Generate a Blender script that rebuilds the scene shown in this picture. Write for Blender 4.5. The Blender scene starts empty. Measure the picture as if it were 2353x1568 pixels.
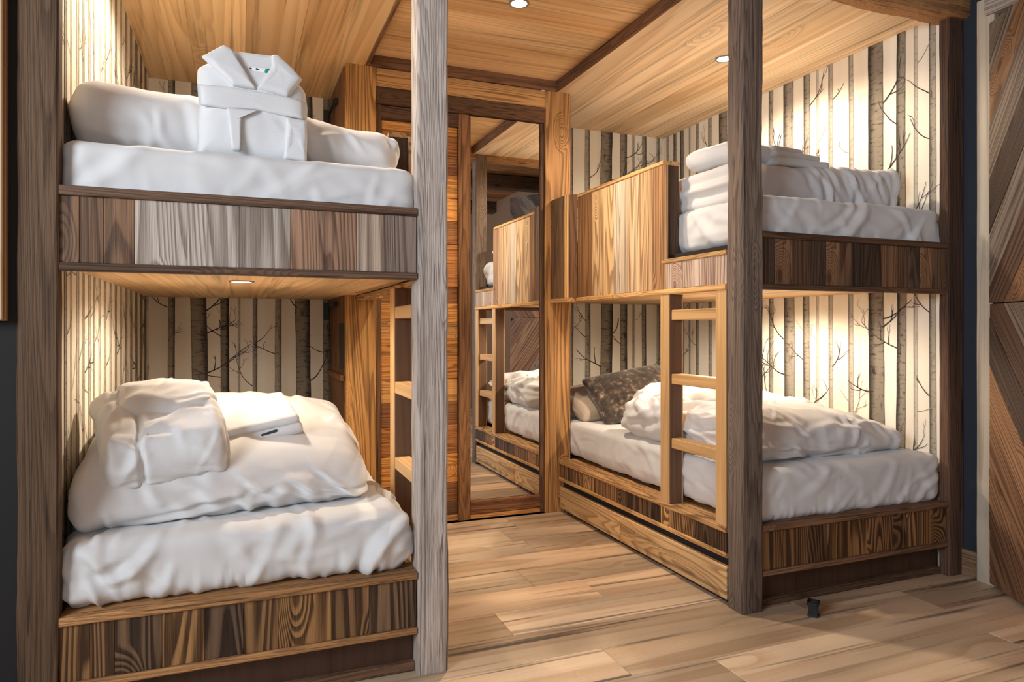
import bpy, bmesh, math, random
import numpy as np
from mathutils import Vector, Matrix, noise
random.seed(7)
SC = bpy.context.scene
COL = SC.collection
PI = math.pi

# ------------------------------------------------------------------ camera, world, daylight, exposure
def S(r, g, b):
    f = lambda c: (c/255/12.92) if c/255 <= .04045 else ((c/255+.055)/1.055)**2.4
    return (f(r), f(g), f(b), 1.0)

PX_W, PX_CX, PX_HY = 2353.0, 1176.5, 757.0
V1, V2 = 545.0, 5200.0                       # vanishing points of the aisle and of the bunk fronts
FPX = math.sqrt((PX_CX-V1)*(V2-PX_CX))
YAW = math.atan((PX_CX-V1)/FPX)
CAM_H = 1.0
cam_d = bpy.data.cameras.new('camera'); cam = bpy.data.objects.new('camera', cam_d); COL.objects.link(cam)
cam_d.sensor_fit = 'HORIZONTAL'; cam_d.sensor_width = 36.0; cam_d.lens = FPX/PX_W*36.0
cam_d.shift_y = (PX_HY-784.0)/PX_W
cam_d.clip_start = .02
cam.location = (0, 0, CAM_H); cam.rotation_euler = (PI/2, 0, -YAW)
SC.camera = cam

world = bpy.data.worlds.new('world'); SC.world = world; world.use_nodes = True
world.node_tree.nodes['Background'].inputs[0].default_value = (.72, .85, 1.0, 1)
world.node_tree.nodes['Background'].inputs[1].default_value = 1.0

SC.view_settings.view_transform = 'Standard'; SC.view_settings.look = 'None'
SC.view_settings.gamma = 1.0; SC.view_settings.use_curve_mapping = False
SC.view_settings.exposure = 1.2
SC.cycles.adaptive_threshold = .02; SC.cycles.max_bounces = 6; SC.cycles.diffuse_bounces = 4; SC.cycles.glossy_bounces = 3; SC.cycles.transmission_bounces = 2
SC.cycles.caustics_reflective = False; SC.cycles.caustics_refractive = False

def area(name, loc, rot, sx, sy, power, col):
    l = bpy.data.lights.new(name, 'AREA'); l.shape = 'RECTANGLE'; l.size = sx; l.size_y = sy
    l.energy = power; l.color = col
    o = bpy.data.objects.new(name, l); COL.objects.link(o); o.location = loc; o.rotation_euler = rot
    return o
# weak fill light added at the rear, then daylight from the west window
area('daylight_and_fill', (-.45, -2.55, 1.5), (PI/2, 0, 0), 1.6, 1.2, 9, (.86, .93, 1.0))
area('daylight_and_fill', (-1.72, .25, 1.66), (PI/2, 0, -PI/2), 1.35, .90, 36, (.80, .90, 1.0))

WARM = (1.0, .85, .66)

# ------------------------------------------------------------------ helpers
def wmat(o):
    if o.parent: return wmat(o.parent) @ o.matrix_parent_inverse @ o.matrix_basis
    return o.matrix_basis.copy()
def adopt(o, parent):
    if parent is not None:
        o.parent = parent; o.matrix_parent_inverse = wmat(parent).inverted()
    return o
def link(name, me, mat=None, parent=None, col=None, loc=(0, 0, 0), rot=(0, 0, 0)):
    o = bpy.data.objects.new(name, me); COL.objects.link(o)
    o.location = loc; o.rotation_euler = rot
    if mat is not None and me is not None and len(me.materials) == 0: me.materials.append(mat)
    if col is not None: o.color = col
    o.matrix_basis = Matrix.LocRotScale(Vector(loc), o.rotation_euler, Vector((1, 1, 1)))
    return adopt(o, parent)
def thing(name, label, cat, loc=(0, 0, 0), group=None):
    o = bpy.data.objects.new(name, None); COL.objects.link(o); o.location = loc
    o.empty_display_size = .1
    o.matrix_basis = Matrix.Translation(Vector(loc))
    return tag(o, label, cat, group)
def tag(o, label, cat=None, group=None):
    o['label'] = label
    if cat: o['category'] = cat
    if group: o['group'] = group
    return o
def struct(o, label=None):
    o['kind'] = 'structure'
    if label: o['label'] = label
    return o
def mesh_from(bm, name, smooth=False):
    me = bpy.data.meshes.new(name); bm.to_mesh(me); bm.free()
    if smooth:
        for p in me.polygons: p.use_smooth = True
    return me
_cache = {}
def box_mesh(sx, sy, sz, bev, mat):
    k = (round(sx, 4), round(sy, 4), round(sz, 4), round(bev, 5), mat.name if mat else '')
    if k in _cache: return _cache[k]
    bm = bmesh.new(); bmesh.ops.create_cube(bm, size=1)
    for v in bm.verts: v.co = Vector((v.co.x*sx, v.co.y*sy, v.co.z*sz))
    if bev > 0:
        bmesh.ops.bevel(bm, geom=bm.edges[:], offset=min(bev, .4*min(sx, sy, sz)), segments=1, affect='EDGES')
    _cache[k] = mesh_from(bm, 'board')
    if mat: _cache[k].materials.append(mat)
    return _cache[k]
def board(name, lo, hi, mat, col=(1, 1, 1, 1), parent=None, bev=.0018):
    lo, hi = Vector(lo), Vector(hi)
    a = Vector([min(lo[i], hi[i]) for i in range(3)]); b = Vector([max(lo[i], hi[i]) for i in range(3)])
    d = b-a
    return link(name, box_mesh(d.x, d.y, d.z, bev, mat), None, parent, col, (a+b)/2)
def timber(name, lo, hi, axis, mat, col, parent=None, jit=.003, r=.006, seg=40):
    """hand-worked beam or post: soft uneven arrises, slightly wavy faces"""
    lo, hi = Vector(lo), Vector(hi); c = (lo+hi)/2; h = (hi-lo)/2
    ax = 'XYZ'.index(axis); u, v = [i for i in range(3) if i != ax]
    hu, hv = h[u], h[v]
    loop = []
    for (su, sv, flip) in ((1, 1, 0), (-1, 1, 1), (-1, -1, 0), (1, -1, 1)):
        A = (su*hu, sv*(hv-r)); B = (su*(hu-r), sv*hv)
        loop += [(A, B), (B, A)][flip]
        nxt = {(1, 1): [(.33*hu, hv), (-.33*hu, hv)], (-1, 1): [(-hu, .33*hv), (-hu, -.33*hv)],
               (-1, -1): [(-.33*hu, -hv), (.33*hu, -hv)], (1, -1): [(hu, -.33*hv), (hu, .33*hv)]}[(su, sv)]
        loop += nxt
    sd = random.random()*90
    bm = bmesh.new(); rings = []
    for k in range(seg+1):
        t = -h[ax]+2*h[ax]*k/seg; ring = []
        for (pu, pv) in loop:
            w = noise.noise(Vector((pu*9+sd, pv*9, t*4)))*jit + noise.noise(Vector((pu*30+sd, pv*30, t*18)))*jit*.55
            s = 1+w/max(.02, math.hypot(pu, pv))-jit/max(hu, hv)*.6
            co = [0, 0, 0]; co[ax] = t; co[u] = pu*s; co[v] = pv*s
            ring.append(bm.verts.new(co))
        rings.append(ring)
    n = len(loop)
    for k in range(seg):
        for i in range(n):
            bm.faces.new((rings[k][i], rings[k][(i+1) % n], rings[k+1][(i+1) % n], rings[k+1][i]))
    bm.faces.new(rings[0]); bm.faces.new(rings[-1])
    bmesh.ops.recalc_face_normals(bm, faces=bm.faces[:])
    return link(name, mesh_from(bm, 'timber'), mat, parent, col, c)
def bar(name, a, b, w, d, mat, col=None, parent=None, bev=.002):
    """box running from a to b"""
    a, b = Vector(a), Vector(b); dr = b-a
    q = dr.to_track_quat('Z', 'Y')
    o = link(name, box_mesh(w, d, dr.length, bev, mat), None, None, col)
    o.matrix_basis = Matrix.LocRotScale((a+b)/2, q, Vector((1, 1, 1)))
    o.rotation_euler = q.to_euler(); o.location = (a+b)/2
    return adopt(o, parent)

# ------------------------------------------------------------------ materials
class NT:
    def __init__(s, name):
        s.m = bpy.data.materials.new(name); s.m.use_nodes = True; s.t = s.m.node_tree
        s.b = s.t.nodes['Principled BSDF']
    def n(s, typ, props={}, **ins):
        nd = s.t.nodes.new('ShaderNode'+typ)
        for k, v in props.items(): setattr(nd, k, v)
        for k, v in ins.items():
            k = int(k[1:]) if k[0] == 'i' and k[1:].isdigit() else k.replace('_', ' ')
            s.put(nd.inputs[k], v)
        return nd
    def put(s, sock, v):
        if isinstance(v, bpy.types.NodeSocket): s.t.links.new(v, sock)
        else: sock.default_value = v
    def math(s, op, a, b=0.0, c=0.0, clamp=False):
        nd = s.n('Math', {'operation': op, 'use_clamp': clamp}, i0=a, i1=b, i2=c); return nd.outputs[0]
    def vm(s, op, a, b):
        nd = s.n('VectorMath', {'operation': op}, i0=a, i1=b); return nd.outputs[0]
    def mix(s, f, a, b, blend='MIX'):
        nd = s.t.nodes.new('ShaderNodeMix'); nd.data_type = 'RGBA'; nd.blend_type = blend
        s.put(nd.inputs[0], f); s.put(nd.inputs[6], a); s.put(nd.inputs[7], b); return nd.outputs[2]
    def smooth(s, v, a, b, lo=0.0, hi=1.0):
        nd = s.n('MapRange', {'interpolation_type': 'SMOOTHSTEP'}, i0=v, i1=a, i2=b, i3=lo, i4=hi); return nd.outputs[0]
    def ramp(s, f, stops):
        nd = s.t.nodes.new('ShaderNodeValToRGB'); s.put(nd.inputs[0], f); el = nd.color_ramp.elements
        while len(el) < len(stops): el.new(.5)
        for e, (p, c) in zip(el, stops): e.position = p; e.color = c if len(c) == 4 else (*c, 1)
        return nd.outputs[0]
    def noise(s, vec, scale, detail=2.0, rough=.5, dist=0.0):
        return s.n('TexNoise', {}, Vector=vec, Scale=scale, Detail=detail, Roughness=rough, Distortion=dist).outputs[0]

def wood(name, axis, cross=7.0, stretch=.09, rings=9.0, dark=(.36, .30, .26), contrast=.8, fibre=.35, tone=.3,
         knot=.55, knot_scale=6.0, rough=.62, bump=.35, sharp=.6, streak=.25, dk=.86, crack=0.0):
    """board material; the colour of the light wood is the object's own colour, grain drawn as the contours of a stretched noise"""
    s = NT(name)
    tc = s.n('TexCoord'); oi = s.n('ObjectInfo')
    rnd = oi.outputs['Random']
    off = s.n('CombineXYZ', {}, X=s.math('MULTIPLY', rnd, 37.1), Y=s.math('MULTIPLY', rnd, 61.7), Z=s.math('MULTIPLY', rnd, 23.3)).outputs[0]
    ai = 'XYZ'.index(axis)
    def sc(c, a):
        v = [c, c, c]; v[ai] = a; return s.vm('ADD', s.vm('MULTIPLY', tc.outputs['Object'], tuple(v)), off)
    n1 = s.noise(sc(cross, cross*stretch), 1.0, 2.2, .36, .25)
    vor = s.n('TexVoronoi', {'feature': 'F1'}, Vector=sc(knot_scale, knot_scale*.42), Scale=1.0, Randomness=.9)
    on = s.math('GREATER_THAN', s.n('SeparateColor', {}, i0=vor.outputs[1]).outputs[0], 1-knot)
    near = s.math('MULTIPLY', s.smooth(vor.outputs[0], .42, .02), on)
    R = s.math('ADD', s.math('MULTIPLY', n1, rings), s.math('MULTIPLY', near, rings*.28))
    band = s.math('FRACT', R)
    g = s.ramp(band, [(0, (.75,)*3), (.12, (1,)*3), (sharp, (.82,)*3), (dk, (.10,)*3), (.93, (0,)*3), (1, (.75,)*3)])
    fib = s.noise(sc(330, 6.0), 1.0, 2.0, .65)
    big = s.noise(sc(3.0, .7), 1.0, 1.0, .5)
    f = s.math('ADD', 1-contrast, s.math('MULTIPLY', g, contrast))
    f = s.math('ADD', f, s.math('MULTIPLY', s.math('SUBTRACT', fib, .5), fibre*2.2), 0, True)
    light = oi.outputs['Color']
    drk = s.mix(1.0, light, (*dark, 1), 'MULTIPLY')
    c = s.mix(f, drk, light)
    sk = s.smooth(s.noise(sc(38, .9), 1.0, 2.0, .6), .54, .72, 0, streak)
    tn = s.math('ADD', 1-tone*.5, s.math('MULTIPLY', s.smooth(big, .3, .7), tone))
    tn = s.math('MULTIPLY', tn, s.math('SUBTRACT', 1.0, sk))
    if crack: tn = s.math('MULTIPLY', tn, s.math('SUBTRACT', 1.0, s.smooth(s.noise(sc(120, 2.6), 1.0, 2.0, .55), .60, .68, 0, crack)))
    c = s.mix(1.0, c, s.n('CombineColor', {}, i0=tn, i1=tn, i2=tn).outputs[0], 'MULTIPLY')
    core = s.math('MULTIPLY', s.smooth(vor.outputs[0], .13, .05), on)
    c = s.mix(s.math('MULTIPLY', core, .8), c, s.mix(1.0, light, (.22, .17, .14, 1), 'MULTIPLY'))
    s.put(s.b.inputs['Base Color'], c)
    s.put(s.b.inputs['Roughness'], s.math('ADD', rough, s.math('MULTIPLY', s.math('SUBTRACT', fib, .5), .25)))
    s.put(s.b.inputs['Specular IOR Level'], .3)
    if bump > .2:
        bp = s.n('Bump', {}, Strength=bump, Distance=.003, Height=fib)
        s.put(s.b.inputs['Normal'], bp.outputs[0])
    return s.m

W = {}
for ax in 'XYZ':
    W['old'+ax] = wood('weathered_plank_'+ax, ax, cross=6, stretch=.045, rings=34, dark=(.34, .29, .26), contrast=.82, fibre=.45, knot=.36, knot_scale=7, bump=.5, streak=.45, sharp=.48, dk=.72, crack=.35)
    W['honey'+ax] = wood('honey_spruce_'+ax, ax, cross=4.5, stretch=.032, rings=17, dark=(.70, .58, .46), contrast=.65, fibre=.25, tone=.34, knot=.16, knot_scale=5, rough=.5, bump=.10, sharp=.4, streak=.42)
    W['rough'+ax] = wood('rough_timber_'+ax, ax, cross=9, stretch=.04, rings=32, dark=(.36, .32, .30), contrast=.62, fibre=.75, tone=.55, knot=.42, knot_scale=6, rough=.8, bump=.9, streak=.45, sharp=.45, dk=.75, crack=.6)
W['cath'] = wood('brushed_spruce_Z', 'Z', cross=5.5, stretch=.085, rings=30, dark=(.15, .13, .13), contrast=.95, fibre=.38, tone=.55, knot=.36, knot_scale=5.5, rough=.55, bump=.5, sharp=.36, streak=.5, dk=.56)
W['stripeX'] = wood('striped_fir_X', 'X', cross=11, stretch=.035, rings=24, dark=(.40, .30, .22), contrast=.85, fibre=.35, knot=.4, knot_scale=9, bump=.4, streak=.4, dk=.75, crack=.4)
W['floor'] = wood('oak_floor_plank', 'X', cross=4.5, stretch=.06, rings=8, dark=(.66, .54, .44), contrast=.6, fibre=.45, tone=.75, knot=.30, knot_scale=4.6, rough=.45, bump=.12, sharp=.35, streak=.75)
W['drawer'] = wood('knotty_drawer_plank', 'Y', cross=8, stretch=.09, rings=18, dark=(.45, .34, .26), contrast=.8, fibre=.3, tone=.5, knot=.6, knot_scale=9, rough=.55, bump=.3, sharp=.5, streak=.5)
W['smoothZ'] = wood('planed_oak_Z', 'Z', cross=16, stretch=.04, rings=5, dark=(.78, .70, .60), contrast=.7, fibre=.22, tone=.2, knot=.0, rough=.5, bump=.1)
W['smoothY'] = wood('planed_oak_Y', 'Y', cross=16, stretch=.04, rings=5, dark=(.78, .70, .60), contrast=.7, fibre=.22, tone=.2, knot=.0, rough=.5, bump=.1)

def plain(name, col, rough=.6, metal=0.0, bumpscale=0, bump=.1, spec=.4):
    s = NT(name); s.b.inputs['Base Color'].default_value = col; s.b.inputs['Roughness'].default_value = rough
    s.b.inputs['Metallic'].default_value = metal; s.b.inputs['Specular IOR Level'].default_value = spec
    if bumpscale:
        tc = s.n('TexCoord'); nz = s.noise(tc.outputs['Object'], bumpscale, 3.0)
        s.put(s.b.inputs['Normal'], s.n('Bump', {}, Strength=bump, Distance=.002, Height=nz).outputs[0])
    return s.m
def emit(name, col, st):
    s = NT(name); s.b.inputs['Base Color'].default_value = (0, 0, 0, 1)
    s.b.inputs['Emission Color'].default_value = col; s.b.inputs['Emission Strength'].default_value = st
    return s.m
M_BLACK = plain('black_metal', (.012, .012, .012, 1), .45)
M_PLASTIC = plain('black_plastic', (.008, .009, .008, 1), .35, 0, 300, .2)
M_NAVY = plain('navy_paint', S(42, 48, 58), .7, 0, 120, .08)
M_CHAR = plain('charcoal_paint', S(26, 25, 24), .8, 0, 120, .08)
M_WHITE = plain('white_plaster', S(222, 218, 212), .85, 0, 60, .1)
M_CLAD = plain('brown_cladding', S(128, 98, 74), .8, 0, 40, .2)
M_DARK = plain('dark_gap', S(38, 30, 26), .9)
M_MIRROR = plain('mirror_silver', (.90, .91, .90, 1), .0, 1.0)
M_STEEL = plain('brushed_steel', (.55, .55, .55, 1), .3, 1.0)
M_LED = emit('led_lens', (1, .9, .75, 1), 22)
M_RING = plain('satin_ring', (.25, .24, .23, 1), .4, .6)

def cloth(name, col, scale, bump, sheen=.3, weave=True):
    s = NT(name); tc = s.n('TexCoord')
    nz = s.noise(tc.outputs['Object'], scale, 3.0, .6)
    big = s.noise(tc.outputs['Object'], 9, 2.0)
    s.put(s.b.inputs['Base Color'], s.mix(s.smooth(big, .3, .7), tuple(c*.95 for c in col[:3])+(1,), col))
    s.b.inputs['Roughness'].default_value = .9; s.b.inputs['Specular IOR Level'].default_value = .2
    s.b.inputs['Sheen Weight'].default_value = sheen; s.b.inputs['Sheen Roughness'].default_value = .5
    s.put(s.b.inputs['Normal'], s.n('Bump', {}, Strength=bump, Distance=.0015, Height=nz).outputs[0])
    return s.m
M_SHEET = cloth('white_cotton', (.68, .67, .66, 1), 160, .12)
M_DUVET = cloth('white_duvet_cotton', (.68, .665, .655, 1), 60, .16)
M_TERRY = cloth('white_terry', (.72, .72, .72, 1), 420, .45)
M_GREYP = cloth('taupe_linen', S(176, 158, 142), 160, .15)
M_TAG = plain('woven_label', (.85, .86, .86, 1), .8)
M_GREEN = plain('green_print', S(20, 150, 110), .8)
M_INK = plain('dark_print', S(60, 66, 72), .8)
def fur():
    s = NT('mottled_brown_plush'); tc = s.n('TexCoord')
    n = s.noise(tc.outputs['Object'], 26, 3.0, .65)
    c = s.ramp(n, [(.36, S(40, 32, 26)), (.52, S(70, 56, 46)), (.62, S(112, 96, 80)), (.74, S(176, 162, 144))])
    s.put(s.b.inputs['Base Color'], c); s.b.inputs['Roughness'].default_value = .95
    s.b.inputs['Sheen Weight'].default_value = .4
    s.put(s.b.inputs['Normal'], s.n('Bump', {}, Strength=.5, Distance=.004, Height=s.noise(tc.outputs['Object'], 150, 3)).outputs[0])
    return s.m
M_FUR = fur()
def paper():
    s = NT('cream_wallpaper'); tc = s.n('TexCoord')
    v = s.vm('MULTIPLY', tc.outputs['Object'], (11, 11, .15))
    n = s.noise(v, 1.0, 2.0, .5)
    s.put(s.b.inputs['Base Color'], s.ramp(n, [(.35, S(230, 218, 198)), (.55, S(236, 226, 208)), (.7, S(240, 233, 219))]))
    s.b.inputs['Roughness'].default_value = .85; s.b.inputs['Specular IOR Level'].default_value = .2
    return s.m
M_PAPER = paper()
def bark():
    """printed birch trunk: uv.x runs across the trunk, uv.y along it in metres, attribute tone says how pale the print is"""
    s = NT('birch_print'); uv = s.n('UVMap').outputs[0]
    at = s.n('Attribute', {'attribute_name': 'tone'}); tone = at.outputs['Fac']
    sep = s.n('SeparateXYZ', {}, i0=uv); u, v = sep.outputs[0], sep.outputs[1]
    tc = s.n('TexCoord')
    streak = s.noise(s.n('CombineXYZ', {}, X=s.math('MULTIPLY', u, 1.3), Y=s.math('MULTIPLY', v, 70), Z=s.math('MULTIPLY', tone, 40)).outputs[0], 1.0, 3.0, .6)
    blot = s.noise(s.n('CombineXYZ', {}, X=s.math('MULTIPLY', u, 2.2), Y=s.math('MULTIPLY', v, 9), Z=s.math('MULTIPLY', tone, 91)).outputs[0], 1.0, 3.0, .6)
    side = s.smooth(s.math('ADD', u, s.math('MULTIPLY', s.math('SUBTRACT', blot, .5), .5)), .45, .95)
    left = s.smooth(u, .10, .0, 0, .55)
    st = s.smooth(streak, .52, .66, 0, .55)
    d = s.math('ADD', s.math('ADD', s.math('MULTIPLY', side, .95), left), s.math('ADD', st, s.smooth(blot, .6, .7, 0, .5)), 0, True)
    d = s.math('MULTIPLY', d, s.math('ADD', .25, s.math('MULTIPLY', tone, .75)))
    c = s.mix(d, s.mix(tone, S(212, 201, 184), S(126, 115, 101)), S(36, 32, 30))
    s.put(s.b.inputs['Base Color'], c); s.b.inputs['Roughness'].default_value = .85; s.b.inputs['Specular IOR Level'].default_value = .2
    return s.m
M_BARK = bark()
M_TWIG = plain('branch_ink', S(66, 56, 50), .85)
M_TWIGP = plain('pale_branch_ink', S(150, 138, 126), .85)

# ------------------------------------------------------------------ main dimensions (metres)
YF = 1.955            # plane of the bunk fronts
YC = 3.44             # front of the wardrobe wall at the end of the aisle
YB = 4.02             # back wall
XL, XR = -.425, 2.705 # bunk side walls
AL, AR = .577, 1.64   # aisle faces of the two bunks
ZC = 2.30             # bunk ceilings
ZA = 2.352            # aisle ceiling
ROOM = (-1.75, 2.762, -2.65, 2.52)

# ------------------------------------------------------------------ the shell
def wall_box(name, lo, hi, mat, label):
    return struct(board(name, lo, hi, mat, (1, 1, 1, 1), None, 0), label)
wall_back = wall_box('wall_back', (XL-.12, YB, -.05), (XR+.12, YB+.08, 2.6), M_PAPER, 'back wall papered with birch trunks behind the bunks')
wall_left = wall_box('wall_left', (XL-.075, YF+.05, -.05), (XL, YB, 2.6), M_PAPER, 'side wall papered with birch trunks beside the bunk with the bathrobes')
wall_right = wall_box('wall_right', (XR, YF+.012, -.05), (XR+.12, YB, 2.6), M_PAPER, 'side wall papered with birch trunks beside the bunk with the drawers')

def trees(wall, origin, ud, nd, trunks, z0, z1, seed, dens=1.0, lim=(0, 1)):
    rg = random.Random(seed)
    ud, nd, origin = Vector(ud), Vector(nd), Vector(origin)
    bm = bmesh.new(); uvl = bm.loops.layers.uv.new('UVMap'); tl = bm.loops.layers.float_color.new('tone')
    tb = [bmesh.new(), bmesh.new()]
    def P(u, z, lift): return origin + ud*u + Vector((0, 0, z)) + nd*lift
    def twig(bmx, u, z, ang, length, w, depth, lift):
        n = max(4, int(length/.022)); pts = [(u, z)]; a = ang; bend = rg.uniform(.2, 1.1)*(1 if math.cos(ang) > 0 else -1)
        for i in range(n):
            a += bend/n + rg.uniform(-.13, .13)
            u += math.cos(a)*length/n; z += math.sin(a)*length/n
            pts.append((u, z))
            if depth > 0 and i > 0 and rg.random() < .40:
                twig(bmx, u, z, a+rg.choice((-1, 1))*rg.uniform(.5, 1.0), length*rg.uniform(.28, .5), w*(1-i/n)*.75+.0004, depth-1, lift)
        prev = None
        for i, (pu, pz) in enumerate(pts):
            q = pts[min(i+1, len(pts)-1)]; o = pts[max(i-1, 0)]
            tx, tz = q[0]-o[0], q[1]-o[1]; l = math.hypot(tx, tz) or 1
            hw = w*(1-i/len(pts)*.8)/2+.0004
            if not (z0+.004 < pz < z1-.004 and lim[0]+.004 < pu < lim[1]-.004): break
            a1 = bmx.verts.new(P(pu-tz/l*hw, pz+tx/l*hw, lift)); b1 = bmx.verts.new(P(pu+tz/l*hw, pz-tx/l*hw, lift))
            if prev: bmx.faces.new((prev[0], prev[1], b1, a1))
            prev = (a1, b1)
    order = sorted(trunks, key=lambda t: t[2])
    for k, (uc, w, tone) in enumerate(order):
        sd = rg.uniform(0, 100); n = int((z1-z0)/.035); prev = None; lift = .0006+.0009*tone
        taper = rg.uniform(-.05, .12)
        for i in range(n+1):
            z = z0+(z1-z0)*i/n
            c = uc + noise.noise(Vector((sd, z*1.3, 0)))*w*.16
            ww = w*(1-taper*(z-1.2)/2)*(1+.07*noise.noise(Vector((sd, z*9, 3))))
            a = bm.verts.new(P(c-ww/2, z, lift)); b = bm.verts.new(P(c+ww/2, z, lift))
            if prev:
                f = bm.faces.new((prev[0], prev[1], b, a))
                for lp, uvv in zip(f.loops, ((0, prev[2]), (1, prev[2]), (1, z), (0, z))):
                    lp[uvl].uv = (uvv[0], uvv[1]+sd); lp[tl] = (tone, tone, tone, 1)
            prev = (a, b, z)
        nb = int((3.0+rg.random()*3.0+w*60)*dens)
        for j in range(nb):
            z = z0+.1+(z1-z0-.3)*(j+rg.random())/nb
            sgn = rg.choice((-1, 1)); ang = rg.uniform(.05, .75)
            if sgn < 0: ang = PI-ang
            L = rg.uniform(.10, .27)*(.6+min(w, .12)*6)
            twig(tb[0] if tone > .45 else tb[1], uc+sgn*w*.42, z, ang, L, .0022+w*.052, 2, .0022 if tone > .45 else .0012)
    me = mesh_from(bm, 'trunk_print'); o = link('wallpaper_print', me, M_BARK, wall)
    o['label'] = 'printed birch trunks of the wallpaper'
    for b, m in zip(tb, (M_TWIG, M_TWIGP)):
        if len(b.faces): link('branch_print', mesh_from(b, 'branch_print'), m, wall)
        else: b.free()
def px_angle(px): return math.atan((px-PX_CX)/FPX)+YAW
def u_back(px): return YB*math.tan(px_angle(px))
def u_side(px, X): return X/math.tan(px_angle(px))
tr = []
for px, w, t in ((326, 20, .9), (394, 16, .75), (457, 36, .8), (517, 20, .95), (549, 6, .35), (586, 11, .7), (639, 15, .6), (697, 34, .85), (752, 19, .95),
                 (1314, 6, .8), (1350, 12, .6), (1393, 27, .85), (1433, 16, .85), (1455, 6, .4), (1480, 10, .8), (1512, 7, .6)):
    a, b = u_back(px-w/2), u_back(px+w/2); tr.append(((a+b)/2, b-a, t))
tr += [(x, .05+.03*math.sin(x*9), .6) for x in (.8, 1.0, 1.2, 1.4)]
trees(wall_back, (0, YB, 0), (1, 0, 0), (0, -1, 0), tr, 0, ZC+.05, 11, 1.0, (XL, XR))
tr = []
for px, w, t in ((1535, 6, .5), (1551, 7, .85), (1567, 9, .95), (1585, 4, .4), (1603, 6, .7), (1632, 8, .6), (1662, 20, .8), (1690, 8, .5), (1722, 14, .8), (1772, 10, .7), (1813, 24, .75),
                 (1854, 15, .7), (1879, 6, .2), (1909, 10, .5), (1956, 11, .45), (2014, 35, .9), (2071, 21, .85), (2104, 9, .3), (2143, 16, .6)):
    a, b = u_side(px-w/2, XR), u_side(px+w/2, XR); tr.append(((a+b)/2, abs(b-a), t))
trees(wall_right, (XR, 0, 0), (0, 1, 0), (-1, 0, 0), tr, 0, ZC+.05, 5, 1.0, (YF+.05, YB))
tr = []
for px, w, t in ((150, 6, .7), (163, 3, .3), (178, 6, .35), (192, 4, .5), (205, 5, .4), (216, 3, .55), (229, 5, .35), (241, 4, .5), (254, 4, .35), (266, 4, .6), (278, 3, .5), (290, 4, .6), (301, 4, .6), (313, 5, .75), (324, 5, .85), (334, 4, .9)):
    a, b = u_side(px-w/2, XL), u_side(px+w/2, XL); tr.append(((a+b)/2, abs(b-a), t))
trees(wall_left, (XL, 0, 0), (0, 1, 0), (1, 0, 0), tr, 0, ZC+.05, 23, 1.4, (YF+.05, YB))

# floor of wide oak planks running across the aisle
floor = struct(board('floor', (ROOM[0], ROOM[2], -.06), (ROOM[1]+.9, YB, -.012), M_DARK, (1, 1, 1, 1), None, 0), 'wide oak plank floor of the bunk room')
rg = random.Random(3)
PW = .1855
rows = []
y = 1.92-PW*24
while y < YC-.001:
    rows.append((y, min(y+PW, YC))); y += PW
FT = [S(214, 188, 158), S(208, 182, 152), S(218, 194, 164), S(204, 176, 146), S(210, 186, 158), S(200, 172, 142)]
for i, (y0, y1) in enumerate(rows):
    x = ROOM[0] - rg.uniform(0, .9)
    cuts = []
    while x < ROOM[1]:
        x += rg.uniform(1.3, 1.9); cuts.append(x)
    if abs(y0-1.7345) < .01: cuts = [-.55, 1.062, 2.35, 3]
    x = ROOM[0]
    for c in cuts:
        c = min(c, ROOM[1])
        if c-x < .15: continue
        board('plank', (x, y0, -.012), (c-.0008, y1-.0008, rg.uniform(-.0006, .0004)), W['floor'], rg.choice(FT), floor, .0013)
        x = c
        if c >= ROOM[1]: break

# ceilings: aisle recessed between two lower bunk ceilings
def ceiling_planks(root, x0, x1, y0, y1, z, axis, widths, cols, mat, seed):
    r = random.Random(seed); p = x0 if axis == 'Y' else y0; end = x1 if axis == 'Y' else y1
    while p < end-.001:
        q = min(end, p+r.choice(widths))
        if end-q < .05: q = end
        if axis == 'Y': board('plank', (p, y0, z), (q-.0006, y1, z+.016), mat, r.choice(cols), root, .0008)
        else: board('plank', (x0, p, z), (x1, q-.0006, z+.016), mat, r.choice(cols), root, .0008)
        p = q
HON = [S(226, 188, 138), S(220, 180, 130), S(230, 194, 146), S(214, 172, 122), S(222, 184, 138)]
c1 = struct(board('ceiling', (.60, YF, ZA+.016), (1.617, YB, ZA+.06), M_DARK, (1, 1, 1, 1), None, 0), 'recessed aisle ceiling of knotty pine boards')
ceiling_planks(c1, .60, 1.617, YF+.05, YC, ZA, 'X', (.16, .19, .22), HON, W['honeyX'], 4)
c2 = struct(board('ceiling', (XL, YF+.05, ZC+.016), (.60, YB, ZC+.05), M_DARK, (1, 1, 1, 1), None, 0), 'honey board ceiling over the bunk with the standing bathrobe')
ceiling_planks(c2, XL, .585, YF+.05, YB, ZC, 'Y', (.17, .2, .23), HON, W['honeyY'], 5)
c3 = struct(board('ceiling', (1.617, YF+.05, ZC+.016), (XR, YB, ZC+.05), M_DARK, (1, 1, 1, 1), None, 0), 'honey board ceiling over the bunk with the guard panel')
ceiling_planks(c3, 1.632, XR, YF+.05, YB, ZC, 'Y', (.17, .2, .23), [S(232, 202, 164), S(226, 194, 154), S(236, 208, 172), S(222, 188, 146)], W['honeyY'], 6)
BR = S(120, 84, 56)
for k, (lo, hi, ax) in enumerate((((.585, YF+.05, ZC-.002), (.603, YC, ZA+.01), 'Y'), ((1.614, YF+.05, ZC-.002), (1.632, YC, ZA+.01), 'Y'), ((.603, YC-.018, ZC-.002), (1.614, YC, ZA+.01), 'X'))):
    struct(timber('trim_%d' % (k+1), lo, hi, ax, W['rough'+ax], BR, None, .0015, .002, 60), 'dark ceiling moulding round the aisle ceiling')

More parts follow.
